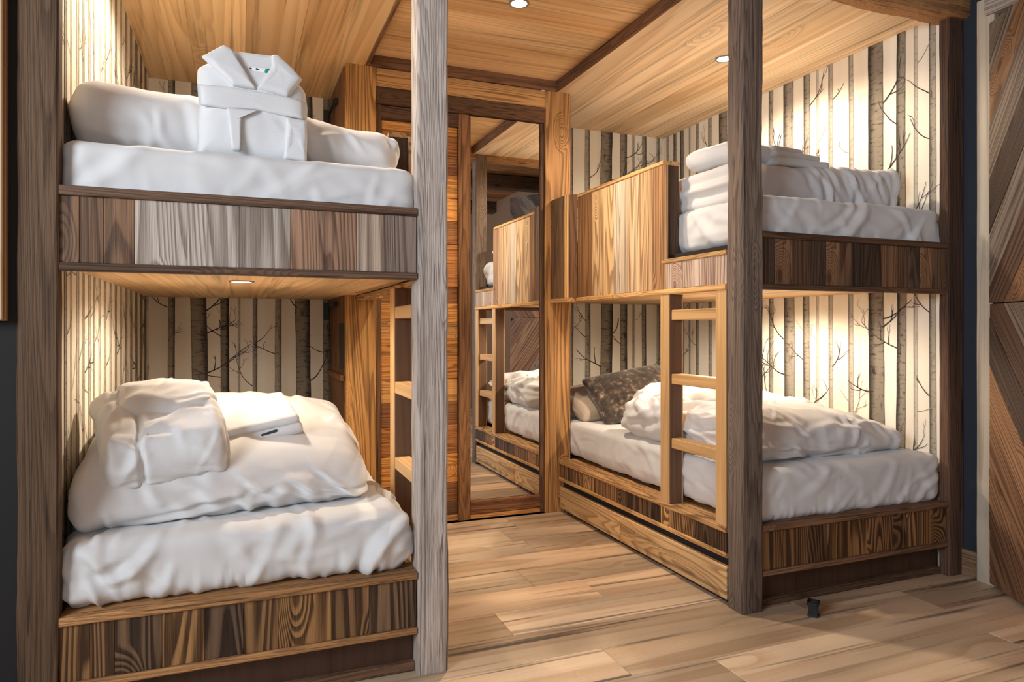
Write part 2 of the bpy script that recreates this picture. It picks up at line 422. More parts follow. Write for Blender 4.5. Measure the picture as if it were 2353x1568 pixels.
# the room behind the camera, seen only in the mirror and from other places
x0, x1, y0, y1 = ROOM
zr = 2.46
room_c = struct(board('ceiling', (x0, y0, zr+.02), (x1+.9, YF+.06, zr+.06), M_DARK, (1, 1, 1, 1), None, 0), 'old plank ceiling of the room before the bunks')
yy = y0
while yy < YF+.05:
    q = min(YF+.055, yy+.21)
    board('plank', (x0, yy, zr), (x1, q-.003, zr+.02), W['oldX'], rg.choice([S(176, 130, 88), S(160, 116, 78), S(188, 142, 98)]), room_c); yy = q
for k, yb in enumerate((.75, -.6, -1.9)):
    struct(timber('trim_%d' % (k+4), (x0, yb-.07, zr-.13), (x1, yb+.07, zr+.003), 'X', W['roughX'], S(96, 78, 66), None, .006, .012, 40), 'dark ceiling beam of the room')
WZ = (.85, 2.15)
def wall_with_hole(name, axis, at, t, a0, a1, h0, h1, zb, zt, mat, label, ztop=2.52):
    root = None
    for (p, q, zz0, zz1) in ((a0, h0, -.05, ztop), (h1, a1, -.05, ztop), (h0, h1, -.05, zb), (h0, h1, zt, ztop)):
        if q-p < .001 or zz1-zz0 < .001: continue
        lo, hi = ((p, at, zz0), (q, at+t, zz1)) if axis == 'X' else ((at, p, zz0), (at+t, q, zz1))
        o = board(name if root is None else 'wall_panel', lo, hi, mat, (1, 1, 1, 1), root, 0)
        if root is None: root = struct(o, label)
    return root
wall_with_hole('wall_rear', 'X', y0-.1, .1, x0, x1, -1.3, .4, WZ[0], WZ[1], M_CLAD, 'brown clad wall with an added window opposite the bunks')
wall_with_hole('wall_west', 'Y', x0-.1, .1, y0, YF+.06, -.5, 1.0, WZ[0], WZ[1], M_CLAD, 'brown clad side wall with a window')
def window(name, axis, at, a0, a1):
    root = None
    z0, z1 = WZ; am = (a0+a1)/2
    for (p, q, zz0, zz1) in ((a0, a0+.05, z0, z1), (a1-.05, a1, z0, z1), (a0+.05, a1-.05, z0, z0+.05), (a0+.05, a1-.05, z1-.05, z1), (am-.025, am+.025, z0+.05, z1-.05)):
        lo, hi = ((p, at, zz0), (q, at+.06, zz1)) if axis == 'X' else ((at, p, zz0), (at+.06, q, zz1))
        o = board(name if root is None else 'window_frame', lo, hi, W['smoothZ'], S(196, 160, 118), root)
        if root is None: root = struct(o, 'wooden window frame of the room')
window('fill_window', 'X', y0-.08, -1.3, .4); window('window_2', 'Y', x0-.08, -.5, 1.0)  # the rear window is added, unseen, to go with the fill light
# right hand wall of the room with a doorway, and the passage behind it
DY0, DY1 = .93, 1.80
wall_box('wall_east', (x1, DY1, -.05), (x1+.1, YF+.012, 2.52), M_NAVY, 'navy painted wall strip between the bunk and the door frame')
wall_with_hole('wall_room_right', 'Y', x1, .1, y0, DY1, DY0, DY1, -.05, 2.22, M_CLAD, 'brown clad wall of the room beyond the chevron door')
wall_box('wall_passage', (x1+.85, .3, -.05), (x1+.9, 2.4, 2.5), M_CHAR, 'dark wall of the passage behind the door')
wall_box('wall_passage_end', (x1+.12, 1.90, -.05), (x1+.85, 1.95, 2.5), M_CHAR, 'dark end wall of the passage')
wall_box('wall_passage_far', (x1+.1, .5, -.05), (x1+.85, .55, 2.5), M_CHAR, 'dark far wall of the passage')
bb = struct(timber('baseboard_east', (x1-.014, 1.885, 0), (x1, YF, .105), 'Y', W['roughY'], S(150, 120, 92), None, .001, .002, 12), 'short weathered baseboard under the navy wall')
struct(timber('trim_7', (x1-.03, 1.815, 0), (x1+.11, 1.885, 2.30), 'Z', W['smoothZ'], S(190, 178, 160), None, .0012, .003, 60), 'pale upright board of the door frame')
struct(timber('trim_8', (x1-.03, DY0-.07, 0), (x1+.11, DY0, 2.30), 'Z', W['smoothZ'], S(190, 178, 160), None, .0012, .003, 60), 'pale upright board of the door frame on its far side')
struct(timber('trim_9', (x1-.05, DY0-.1, 2.225), (x1+.11, 1.84, 2.40), 'Y', W['roughY'], S(178, 164, 150), None, .003, .006, 30), 'grey weathered lintel over the chevron door')
# dark wall to the left of the bunks, with a hanging wooden cabinet
wall_box('wall_front', (x0, YF+.012, -.05), (XL-.02, YF+.049, 2.6), M_CHAR, 'charcoal wall beside the dark bunk post')
cab = thing('wall_cabinet', 'pale wooden wall cabinet hung on the charcoal wall beside the bunk', 'cabinet', (-.80, YF, 1.02))
board('cabinet_body', (-1.09, YF-.012, 1.02), (-.503, YF+.012, 2.1), W['smoothZ'], S(196, 160, 124), cab)
for a, b in ((-1.088, -.802), (-.798, -.505)): board('door', (a, YF-.030, 1.022), (b, YF-.012, 2.098), W['smoothZ'], S(200, 166, 130), cab)

# ------------------------------------------------------------------ built-in bunks
GREYS = {'a': S(124, 92, 66), 'b': S(110, 80, 58), 'c': S(196, 182, 168), 'd': S(204, 190, 176), 'e': S(164, 128, 102), 'f': S(174, 138, 112), 'g': S(190, 168, 148), 'h': S(136, 118, 106)}
def fascia_x(root, name, xs, y0, y1, z0, z1, mat, cols, label=None):
    """front board made of upright planks laid side by side along x"""
    back = board(name, (xs[0], y0+.012, z0), (xs[-1], y1, z1), M_DARK, (1, 1, 1, 1), root, 0)
    if label: back['label'] = label
    r = random.Random(len(xs)*7+int(z0*100))
    for i in range(len(xs)-1):
        board('plank', (xs[i]+.0003, y0+r.uniform(0, .0022), z0), (xs[i+1]-.0003, y0+.0119, z1), mat, cols[i % len(cols)], back, .0010)
    return back
def fascia_y(root, name, ys, xo, d, z0, z1, mat, cols, label=None):
    """side board made of upright planks laid side by side along y; xo is the face towards the aisle, d the way to the bed"""
    back = board(name, (xo+d*.012, ys[0], z0), (xo+d*.034, ys[-1], z1), M_DARK, (1, 1, 1, 1), root, 0)
    if label: back['label'] = label
    r = random.Random(len(ys)*5+int(z0*100)+int(d))
    for i in range(len(ys)-1):
        a, b = xo+d*r.uniform(0, .0022), xo+d*.0119
        board('plank', (a, ys[i]+.0003, z0), (b, ys[i+1]-.0003, z1), mat, cols[i % len(cols)], back, .0010)
    return back
def px_x(px): return YF*math.tan(px_angle(px))
def px_y(px, X=AR): return X/math.tan(px_angle(px))

EDGE = S(150, 112, 80)
LIGHTW = S(214, 166, 108)
def bunk(label, xin, xw, xo, d, upcols, upxs, lowxs, lowcols, postcol, outpost, outpost_lo, outpost_hi, guard, up_edge, low_edge):
    """xin/xw: clear span of the front between the posts; xo aisle face; d +1 when the bed lies at larger x"""
    x0, x1 = min(xin, xw), max(xin, xw)
    root = thing('bunk_bed', label, 'bunk bed', ((x0+x1)/2, 2.9, 0))
    # posts
    a, b = sorted((xo, xo+d*.095))
    timber('post', (a, YF, 0), (b, YF+.088, 2.40), 'Z', W['roughZ'], postcol, root, .0035, .006, 70)
    timber('post', (outpost_lo, YF, 0), (outpost_hi, YF+.045, 2.40), 'Z', W['roughZ'], outpost, root, .002, .004, 70)
    # front rail of the upper bed
    ya, yb = YF+.006, YF+.045
    fascia_x(root, 'upper_rail', upxs, ya+.004, yb, 1.163, 1.326, W['oldZ'], upcols)
    timber('rail_cap', (x0, ya-.005, 1.326), (x1, yb+.02, 1.350), 'X', W['roughX'], up_edge, root, .0012, .003, 50)
    timber('rail_trim', (x0, ya-.003, 1.143), (x1, yb, 1.163), 'X', W['roughX'], up_edge, root, .0012, .003, 50)
    # front rail of the lower bed
    fascia_x(root, 'lower_rail', lowxs, ya+.004, yb, .140, .279, W['cath'], lowcols)
    timber('rail_cap', (x0, ya-.006, .279), (x1, yb+.05, .301), 'X', W['roughX'], low_edge, root, .0012, .003, 50)
    timber('rail_trim', (x0, ya-.004, .120), (x1, yb, .140), 'X', W['roughX'], low_edge, root, .0012, .003, 50)
    board('toe_board', (x0, YF+.055, .022), (x1, YF+.07, .135), W['smoothZ'], S(74, 52, 40), root)
    timber('toe_strip', (x0, YF+.035, 0), (x1, YF+.075, .028), 'X', W['roughX'], S(110, 82, 60), root, .001, .003, 40)
    # slabs: base of the lower bed, platform of the upper bed, boarded from below
    lo_b = board('bed_base', (min(xo+d*.04, outpost_lo if d > 0 else XL), YF+.05, .24), (max(xo+d*.04, XR if d > 0 else XL), YB, .272), W['honeyY'], S(170, 126, 84), root)
    xa, xb = sorted((xo+d*.036, XR if d > 0 else XL))
    slab = board('bed_platform', (xa, YF+.046, 1.183), (xb, YB, 1.31), M_DARK, (1, 1, 1, 1), root, 0)
    r = random.Random(int(xa*100)); p = xa
    while p < xb-.001:
        q = min(xb, p+r.choice((.17, .2, .23)))
        if xb-q < .05: q = xb
        board('plank', (p, YF+.046, 1.167), (q-.0006, YB, 1.183), W['honeyY'], r.choice(HON), slab, .0008); p = q
    # aisle side: upper rail low part by the ladder, guard panel, base staves, drawers
    ye, yg, yk = YF+.088, 2.452, 3.215
    ys = [ye+(yg-ye)*i/6 for i in range(7)]
    fascia_y(root, 'side_rail', ys, xo, d, 1.165, 1.27, W['oldZ'], [S(206, 178, 156), S(196, 166, 144), S(212, 186, 166)])
    a, b = sorted((xo-d*.003, xo+d*.06))
    timber('rail_cap', (a, ye, 1.27), (b, yg, 1.288), 'Y', W['roughY'], LIGHTW, root, .001, .003, 24)
    ys = [yg, px_y(1530), px_y(1500), px_y(1468), px_y(1437), px_y(1410), px_y(1360), px_y(1327)]
    gp = fascia_y(root, 'guard_panel', ys, xo, d, 1.165, 1.682, W['oldZ'], [S(200, 158, 114), S(178, 134, 92), S(212, 172, 128), S(226, 192, 152), S(228, 208, 182), S(224, 186, 136), S(158, 114, 72)])
    a, b = sorted((xo+d*.035, xo+d*.075))
    board('guard_back', (a, yg+.012, 1.165), (b, yk, 1.682), W['oldZ'], S(190, 146, 102), root)
    a, b = sorted((xo+d*.0005, xo+d*.077))
    board('guard_end', (a, yg-.012, 1.288), (b, yg+.011, 1.682), W['roughZ'], S(92, 70, 54), root)
    a, b = sorted((xo-d*.004, xo+d*.08))
    timber('guard_cap', (a, yg-.014, 1.682), (b, ys[-1], 1.700), 'Y', W['roughY'], LIGHTW, root, .0012, .003, 40)
    # angled return of the guard to the wardrobe post
    xi = xo-d*.05
    p0, p1 = Vector((xo, ys[-1]+.004, 0)), Vector((xi, ys[-1]+.046, 0))
    for t0, t1, cc in ((0, .62, S(120, 84, 54)), (.62, 1, S(220, 172, 108))):
        q0, q1 = p0.lerp(p1, t0), p0.lerp(p1, t1); m = (q0+q1)/2
        bm = bmesh.new(); bmesh.ops.create_cube(bm, size=1)
        for v in bm.verts: v.co = Vector((v.co.x*((q1-q0).length-.0006), v.co.y*.014, v.co.z*.535))
        o = link('plank', mesh_from(bm, 'board'), W['oldZ'], gp, cc, (m.x, m.y, 1.432), (0, 0, math.atan2((p1-p0).y, (p1-p0).x)))
    for t0, t1, cc in ((p1.y, (p1.y+YC)/2, S(130, 98, 68)), ((p1.y+YC)/2, YC-.002, S(112, 82, 58))):
        a, b = sorted((xi, xi+d*.014)); board('plank', (a, t0+.0004, 1.165), (b, t1-.0004, 1.70), W['oldZ'], cc, gp, .001)
    a, b = sorted((xi+d*.015, xo+d*.085)); board('guard_shelf', (a, ys[-1]+.05, 1.66), (b, YC-.002, 1.68), W['oldY'], S(140, 96, 62), root)
    a, b = sorted((xo-d*.005, xo+d*.036))
    timber('side_trim', (a, ye, 1.143), (b, ys[-1]+.01, 1.165), 'Y', W['roughY'], LIGHTW, root, .0018, .003, 50)
    a, b = sorted((xi-d*.004, xo+d*.036)); board('side_trim', (a, ys[-1]+.012, 1.143), (b, YC-.002, 1.165), W['roughY'], LIGHTW, root)
    r = random.Random(8 if d > 0 else 9); yv = [ye]
    while yv[-1] < YC-.12: yv.append(yv[-1]+r.uniform(.05, .13))
    yv.append(YC-.002)
    stv = [S(150, 108, 68), S(88, 64, 46), S(196, 148, 92), S(112, 82, 56), S(74, 56, 44), S(170, 126, 80), S(100, 74, 52)]
    fascia_y(root, 'base_rail', yv, xo, d, .192, .264, W['cath'], [r.choice(stv) for _ in yv])
    a, b = sorted((xo-d*.004, xo+d*.10))
    timber('base_ledge', (a, ye, .264), (b, YC-.002, .285), 'Y', W['oldY'], S(206, 158, 104), root, .0012, .003, 60)
    a, b = sorted((xo-d*.002, xo+d*.034))
    timber('base_trim', (a, ye, .172), (b, YC-.002, .192), 'Y', W['roughY'], S(206, 158, 100), root, .0012, .003, 60)
    a, b = sorted((xo+d*.03, xo+d*.05)); board('drawer_gap', (a, ye, .0), (b, YC-.002, .18), M_DARK, (1, 1, 1, 1), root, 0)
    for q0, q1 in ((ye+.004, 2.80), (2.804, YC-.006)):
        a, b = sorted((xo+d*.004, xo+d*.024))
        board('drawer_front', (a, q0, .020), (b, q1, .140), W['drawer'], S(222, 182, 130), root, .003)
    return root
upL = [px_x(p) for p in (133, 180, 236, 308, 430, 550, 668, 735, 821, 882)]+[.482]
upR = [1.735+i*(2.673-1.735)/13+(.012*math.sin(i*5.1) if 0 < i < 13 else 0) for i in range(14)]
loL = [px_x(p) for p in (133, 205, 262, 372, 470, 560, 640, 765, 850)]+[.482]
loR = [1.735+i*(2.673-1.735)/9+(.02*math.sin(i*3.3) if 0 < i < 9 else 0) for i in range(10)]
CATH = [S(160, 118, 74), S(138, 102, 68), S(116, 90, 66), S(160, 118, 74), S(108, 84, 64), S(146, 108, 70)]
bunk('built-in bunk of reclaimed wood with pale grey weathered post, bathrobe standing on its upper bed', .482, -.40, AL, -1,
     [GREYS[k] for k in 'abacdceeghh'], upL, loL, CATH, S(182, 170, 160), S(92, 71, 53), -.486, -.40, True, S(128, 100, 80), S(176, 130, 84))
bunk('built-in bunk of reclaimed wood with dark corner post and plank fronted drawers under it', 1.735, 2.673, AR, 1,
     [S(84, 66, 54), S(154, 116, 86), S(110, 82, 62), S(96, 76, 62), S(162, 122, 90), S(124, 94, 72), S(78, 62, 52)], upR, loR, [S(150, 108, 68), S(136, 98, 64), S(120, 88, 60), S(158, 114, 72)],
     S(120, 103, 90), S(98, 72, 56), 2.673, 2.762, True, S(120, 88, 66), S(140, 104, 76))
# head beam across the bunk fronts
fb = timber('ceiling_beam', (-.486, YF-.03, 2.255), (2.762, YF+.085, 2.46), 'X', W['roughX'], S(186, 138, 92), None, .007, .014, 90)
tag(fb, 'rough hewn head beam lying across the tops of the bunk posts', 'beam')

# ladders
def ladder(label, xo, d):
    root = thing('bunk_ladder', label, 'ladder', (xo, 2.25, .285))
    OAK = S(206, 164, 112)
    a, b = sorted((xo, xo+d*.07))
    for q0, q1 in ((2.40, 2.46), (2.044, 2.102)):
        sl = board('stile', (a+.006, q0, .285), (b-.006, q1, 1.143), W['smoothZ'], S(112, 84, 64), root, .001)
        for e0, e1 in ((a, a+.0059), (b-.0059, b)): board('edge_strip', (e0, q0, .285), (e1, q1, 1.143), W['smoothZ'], OAK, sl, .001)
    a, b = sorted((xo+d*.012, xo+d*.066))
    for z in (1.058, .797, .534):
        board('rung', (a, 2.102, z-.021), (b, 2.40, z+.021), W['smoothY'], OAK, root, .003)
ladder('oak bunk ladder resting on the drawer plinth against the dark corner post', AR, 1)
ladder('oak bunk ladder behind the pale grey post', AL, -1)

# ------------------------------------------------------------------ wardrobe wall at the end of the aisle
wr = struct(board('wall_wardrobe', (.497, YC+.055, 0), (1.71, YB, ZC), M_DARK, (1, 1, 1, 1), None, 0), 'built-in wardrobe wall closing the aisle')
timber('post', (.492, YC, 0), (.642, YC+.05, ZC), 'Z', W['oldZ'], S(206, 152, 88), wr, .001, .003, 30)
timber('post', (1.558, YC, 0), (1.711, YC+.05, ZC), 'Z', W['oldZ'], S(196, 144, 88), wr, .001, .003, 30)
board('header_board', (.642, YC+.004, 2.206), (1.558, YC+.05, ZC), W['stripeX'], S(206, 156, 98), wr)
timber('header_beam', (.642, YC-.004, 2.121), (1.558, YC+.05, 2.206), 'X', W['roughX'], S(112, 80, 54), wr, .0025, .004, 40)
# side of the wardrobe towards the left bunk, with a dark reading niche
SB = S(150, 108, 76)
for lo, hi in (((.488, YC+.05, 1.03), (.497, YB, ZC)), ((.488, YC+.05, 0), (.497, YB, .80)), ((.488, 3.66, .80), (.497, YB, 1.03))):
    board('side_panel', lo, hi, W['oldZ'], SB, wr, .001)
board('niche_back', (.489, YC+.052, .80), (.4965, 3.66, 1.03), M_BLACK, (1, 1, 1, 1), wr, 0)
board('niche_ledge', (.470, YC+.03, .745), (.488, YB-.02, .775), W['oldY'], S(140, 98, 66), wr)
# mirror leaf
d1 = struct(board('door_1', (1.07, YC+.035, .005), (1.556, YC+.05, 2.119), M_DARK, (1, 1, 1, 1), None, 0), 'mirrored wardrobe door in a dark wood frame')
timber('stile', (1.07, YC+.008, .005), (1.135, YC+.035, 2.119), 'Z', W['roughZ'], S(140, 98, 62), d1, .0015, .003, 40)
timber('stile', (1.530, YC+.008, .005), (1.556, YC+.035, 2.119), 'Z', W['roughZ'], S(104, 74, 52), d1, .001, .003, 40)
timber('rail', (1.135, YC+.008, .030), (1.530, YC+.035, .103), 'X', W['roughX'], S(132, 88, 56), d1, .001, .003, 24)
timber('rail', (1.135, YC+.010, .005), (1.530, YC+.035, .030), 'X', W['roughX'], S(196, 142, 82), d1, .001, .003, 24)
o = board('mirror_pane', (1.136, YC+.018, .104), (1.529, YC+.034, 2.118), M_MIRROR, (1, 1, 1, 1), d1, 0); o['label'] = 'full height mirror pane'
# boarded leaf
d2 = struct(board('door_2', (.645, YC+.042, .005), (1.068, YC+.05, 2.119), M_DARK, (1, 1, 1, 1), None, 0), 'wardrobe door of stacked horizontal boards')
timber('stile', (.645, YC+.012, .005), (.668, YC+.042, 2.119), 'Z', W['roughZ'], S(110, 78, 52), d2, .001, .003, 40)
z = .105; r = random.Random(12)
board('rail', (.668, YC+.018, .005), (1.068, YC+.042, .035), W['oldX'], S(200, 146, 86), d2)
board('rail', (.668, YC+.024, .035), (1.068, YC+.042, .105), W['oldX'], S(104, 74, 50), d2)
while z < 2.05:
    q = min(2.05, z+r.choice((.085, .12, .15, .10)))
    board('plank', (.668, YC+.024+r.uniform(0, .004), z+.0008), (1.068, YC+.042, q-.0008), W['stripeX'], r.choice([S(214, 150, 78), S(200, 136, 70), S(206, 150, 86), S(176, 116, 62), S(150, 100, 58)]), d2, .002)
    z = q
board('rail', (.645, YC+.014, 2.05), (1.068, YC+.042, 2.119), W['oldX'], S(96, 68, 48), d2)

# chevron door standing ajar
DA = math.radians(29.5); hinge = Vector((x1-.022, 1.812, 0)); DW, DH, DT = .86, 2.19, .045
d3 = struct(board('door_3', (0, -.012, .012), (DW, .012, DH), M_DARK, (1, 1, 1, 1), None, 0), 'door of diagonal reclaimed planks standing ajar')
dirv = Vector((-math.sin(DA), -math.cos(DA), 0))
rotz = math.atan2(dirv.y, dirv.x)
Mdoor = Matrix.Translation(hinge) @ Matrix.Rotation(rotz, 4, 'Z')
base_local = d3.matrix_basis.copy()
d3.matrix_basis = Mdoor @ base_local
def clip(poly, f):
    out = []
    for i in range(len(poly)):
        a, b = poly[i], poly[(i+1) % len(poly)]; fa, fb = f(a), f(b)
        if fa >= 0: out.append(a)
        if (fa >= 0) != (fb >= 0):
            t = fa/(fa-fb); out.append((a[0]+(b[0]-a[0])*t, a[1]+(b[1]-a[1])*t))
    return out
DC = [S(152, 110, 78), S(98, 74, 58), S(142, 104, 76), S(128, 92, 66), S(84, 67, 56), S(158, 118, 84), S(140, 124, 110)]
zm = 1.10; r = random.Random(31)
for side in (-1, 1):                       # which face of the leaf
    for half in (0, 1):
        za, zb = (.014, zm-.001) if half == 0 else (zm+.001, DH-.002)
        sl = -1.25 if half == 0 else 1.25  # planks run down from / up from the middle line, away from the hinge
        wv = .135*math.hypot(1, sl)
        c = -3.0; i = 0
        while c < 5:
            c2 = c+wv*r.uniform(.75, 1.2)
            poly = [(.002, za), (DW-.002, za), (DW-.002, zb), (.002, zb)]
            poly = clip(poly, lambda p: p[1]-sl*p[0]-c-.0006)
            poly = clip(poly, lambda p: c2-.0006-(p[1]-sl*p[0])) if len(poly) > 2 else []
            c = c2; i += 1
            if len(poly) < 3: continue
            ar = abs(sum(poly[k][0]*poly[(k+1) % len(poly)][1]-poly[(k+1) % len(poly)][0]*poly[k][1] for k in range(len(poly))))/2
            if ar < .0008: continue
            # local frame with z along the plank so that the grain follows it
            ang = math.atan2(sl, 1); cx = sum(p[0] for p in poly)/len(poly); cz = sum(p[1] for p in poly)/len(poly)
            ca, sa = math.cos(PI/2-ang), math.sin(PI/2-ang)
            pts = [((p[0]-cx)*ca-(p[1]-cz)*sa, (p[0]-cx)*sa+(p[1]-cz)*ca) for p in poly]
            th = .012+r.uniform(0, .003)
            bm = bmesh.new()
            f0 = [bm.verts.new((q[0], -.0, q[1])) for q in pts]; f1 = [bm.verts.new((q[0]*.992, side*th, q[1]*.996)) for q in pts]
            bm.faces.new(f0); bm.faces.new(f1)
            for k in range(len(pts)): bm.faces.new((f0[k], f0[(k+1) % len(pts)], f1[(k+1) % len(pts)], f1[k]))
            bmesh.ops.recalc_face_normals(bm, faces=bm.faces[:])
            o = link('plank', mesh_from(bm, 'board'), W['oldZ'], None, r.choice(DC))
            o.matrix_basis = Mdoor @ Matrix.Translation((cx, side*.0122, cz)) @ Matrix.Rotation((PI/2-ang), 4, 'Y')
            adopt(o, d3)

# ------------------------------------------------------------------ downlights
def disc(name, r0, r1, z0, z1, mat, parent, loc, n=32):
    bm = bmesh.new(); rings = []
    prof = [(r0, z1), (r0, z0), (r1, z0), (r1, z1)] if r0 > 0 else [(.0001, z0), (r1, z0), (r1, z1)]
    for (r, z) in prof: rings.append([bm.verts.new((r*math.cos(2*PI*k/n), r*math.sin(2*PI*k/n), z)) for k in range(n)])
    for a, b in zip(rings, rings[1:]+([rings[0]] if r0 > 0 else [])):
        for k in range(n): bm.faces.new((a[k], a[(k+1) % n], b[(k+1) % n], b[k]))
    bmesh.ops.recalc_face_normals(bm, faces=bm.faces[:])
    return link(name, mesh_from(bm, name), mat, parent, None, loc)
def downlight(label, x, y, z, power, spread, blend=.6):
    root = thing('recessed_downlight', label, 'downlight', (x, y, z), 'recessed ceiling downlights')
    disc('trim_ring', .033, .042, -.004, .0, M_RING, root, (x, y, z))
    disc('lens', 0, .033, -.002, .0, M_LED, root, (x, y, z))
    l = bpy.data.lights.new('downlight_beam', 'SPOT'); l.energy = power; l.color = WARM; l.spot_size = math.radians(spread); l.spot_blend = blend
    l.shadow_soft_size = .035
    o = bpy.data.objects.new('downlight_beam', l); COL.objects.link(o); o.location = (x, y, z-.008); o.matrix_basis = Matrix.Translation((x, y, z-.008))
    adopt(o, root)
downlight('round downlight in the boarded underside of the upper bed above the folded bathrobe', .014, 2.58, 1.167, 11, 168, .35)
downlight('round downlight in the honey ceiling over the standing bathrobe', -.05, 2.60, ZC, 28, 165, .4)
downlight('round downlight in the recessed aisle ceiling', 1.085, 2.66, ZA, 52, 125, .9)
downlight('round downlight in the honey ceiling over the guard panel bunk', 2.173, 2.72, ZC, 32, 165, .4)
downlight('round downlight in the underside of the upper bed above the crumpled duvet', 2.2, 2.72, 1.167, 22, 168, .35)

# ------------------------------------------------------------------ bedding
def nz(x, y, z, s=0.0): return noise.noise(Vector((x+s, y-s*.7, z+s*.3)))
def ridge(x, y, z, s=0.0): return 1-abs(nz(x, y, z, s))*2.0
FACES = {'-y': ((0, -1, 0), (1, 0, 0), (0, 0, 1)), '+z': ((0, 0, 1), (1, 0, 0), (0, 1, 0)), '-x': ((-1, 0, 0), (0, 1, 0), (0, 0, 1)), '+x': ((1, 0, 0), (0, 1, 0), (0, 0, 1))}
def creases(seed, size, face, n, amp, w, L, ang, spread, u=(-1, 1), v=(-1, 1), reach=.05):
    """random creases on one face: (centre, along, across, normal, height, width, length, curve, reach)"""
    g = random.Random(seed); nn, e1, e2 = [np.array(q, float) for q in FACES[face]]; h = np.array(size)/2; out = []
    for _ in range(n):
        c = nn*abs(nn@h)+e1*abs(e1@h)*g.uniform(*u)+e2*abs(e2@h)*g.uniform(*v)
        a = math.radians(ang+g.uniform(-spread, spread)); t = e1*math.cos(a)+e2*math.sin(a); b = np.cross(nn, t)
        out.append((c, t, b, nn, amp*g.uniform(.4, 1.2), w*g.uniform(.6, 1.5), L*g.uniform(.5, 1.5), g.uniform(-3, 3), reach))
    return out
def apply_creases(Q, N, lst):
    d = np.zeros(len(Q))
    for c, t, b, nn, A, w, L, cv, reach in lst:
        dp = Q-c; a = dp@t; s = dp@b+cv*a*a; q = dp@nn
        d += A*(np.exp(-(s/w)**2)-.6*np.exp(-((s-1.7*w)/(1.2*w))**2))*np.exp(-(a/L)**2)*np.exp(-(q/reach)**2)
    return Q+N*d[:, None]
def soft_box(name, size, mat, parent=None, r=.05, res=.014, fn=None, post=None, loc=(0, 0, 0), rot=(0, 0, 0), folds=None):
    sx, sy, sz = size; h = Vector((sx/2, sy/2, sz/2)); r = min(r, .499*min(size)) if not isinstance(r, tuple) else r
    rx, ry, rz = r if isinstance(r, tuple) else (r, r, r)
    bm = bmesh.new(); R = Vector((rx, ry, rz))
    n = [max(4, min(130, int(s/res))) for s in size]
    for ax in range(3):
        u, v = [(1, 2), (2, 0), (0, 1)][ax]
        for sg in (-1, 1):
            grid = []
            for i in range(n[u]+1):
                row = []
                for j in range(n[v]+1):
                    co = [0, 0, 0]; co[ax] = sg*h[ax]
                    co[u] = (-1+2*i/n[u])*h[u]; co[v] = (-1+2*j/n[v])*h[v]
                    row.append(bm.verts.new(co))
                grid.append(row)
            for i in range(n[u]):
                for j in range(n[v]):
                    q = (grid[i][j], grid[i+1][j], grid[i+1][j+1], grid[i][j+1])
                    bm.faces.new(q if sg > 0 else q[::-1])
    bmesh.ops.remove_doubles(bm, verts=bm.verts[:], dist=1e-5)
    nl = []
    for vtx in bm.verts:
        p = vtx.co; inner = Vector([max(-(h[i]-R[i]), min(h[i]-R[i], p[i])) for i in range(3)])
        dv = Vector([(p[i]-inner[i])/R[i] for i in range(3)])
        l = dv.length or 1; nrm = dv/l
        q = inner+Vector([nrm[i]*R[i] for i in range(3)])
        if fn: q = q+nrm*fn(q, nrm, h)
        vtx.co = q; nl.append(nrm)
    if folds:
        Q = apply_creases(np.array([v.co for v in bm.verts]), np.array(nl), folds)
        for v, q in zip(bm.verts, Q): v.co = q
    if post:
        for v, nrm in zip(bm.verts, nl): v.co = post(v.co.copy(), nrm, h)
    bmesh.ops.recalc_face_normals(bm, faces=bm.faces[:])
    return link(name, mesh_from(bm, name, True), mat, parent, None, loc, rot)

def mattress(label, x0, x1, y0, y1, z0, z1, seed, front=1.0, rad=(.05, .05, .045)):
    def fn(p, n, h):
        t = .0022*nz(p.x*6, p.y*6, p.z*6, seed)
        low = max(0, -p.z/h.z*.5+.5)
        side = 1-abs(n.z)
        s = p.x if abs(n.y) > abs(n.x) else p.y
        g = ridge(s*7+p.z*12, p.z*2, 0, seed)*.004
        g += nz(s*60, p.z*7, 1, seed)*.0028*low**2*1.4
        t += side*g*front
        t += abs(n.z)*.0028*max(0, ridge(p.x*7+p.y*5, p.y*3, 0, seed+8))
        return t
    def post(p, n, h):
        # sheet tucked in below, with an uneven lower hem
        low = max(0, -p.z/h.z-.35)
        p.z += low*.010*(nz(p.x*11, p.y*11, 0, seed+5)+.3)
        k = 1-.05*low
        return Vector((p.x*k if abs(p.x) > h.x*.8 else p.x, p.y, p.z))
    sz = (x1-x0, y1-y0, z1-z0); q = int(seed*10); fl = []
    for fc in ('-y', '-x', '+x'):
        k = 1 if fc == '-y' else 2
        fl += creases(q+1, sz, fc, 9*k, .008*front, .018, .075, 125, 25, v=(-1, .8))
        fl += creases(q+2, sz, fc, 7*k, .007*front, .014, .060, 55, 25, v=(-1, .6))
        fl += creases(q+3, sz, fc, 34*k, .0036*front, .0075, .030, 90, 22, v=(-1.1, -.55))
        fl += creases(q+7, sz, fc, 5*k, .014*front, .020, .13, 42, 12, v=(-.9, .5))
        fl += creases(q+4, sz, fc, 8*k, .004, .010, .08, 10, 20, v=(-.6, .9))
    fl += creases(q+5, sz, '+z', 26, .004*min(1, front), .014, .10, 90, 90)
    fl += creases(q+6, sz, '+z', 14, .005*front, .014, .06, 100, 30, v=(-1, -.85))
    o = soft_box('mattress', sz, M_SHEET, None, rad, .0085, fn, post, ((x0+x1)/2, (y0+y1)/2, (z0+z1)/2), (0, 0, 0), fl)
    return tag(o, label, 'mattress')
mattress('mattress in a creased white fitted sheet under the folded duvet with bathrobe and towel', -.412, .472, 1.985, 3.97, .300, .468, 1.3, 1.5)
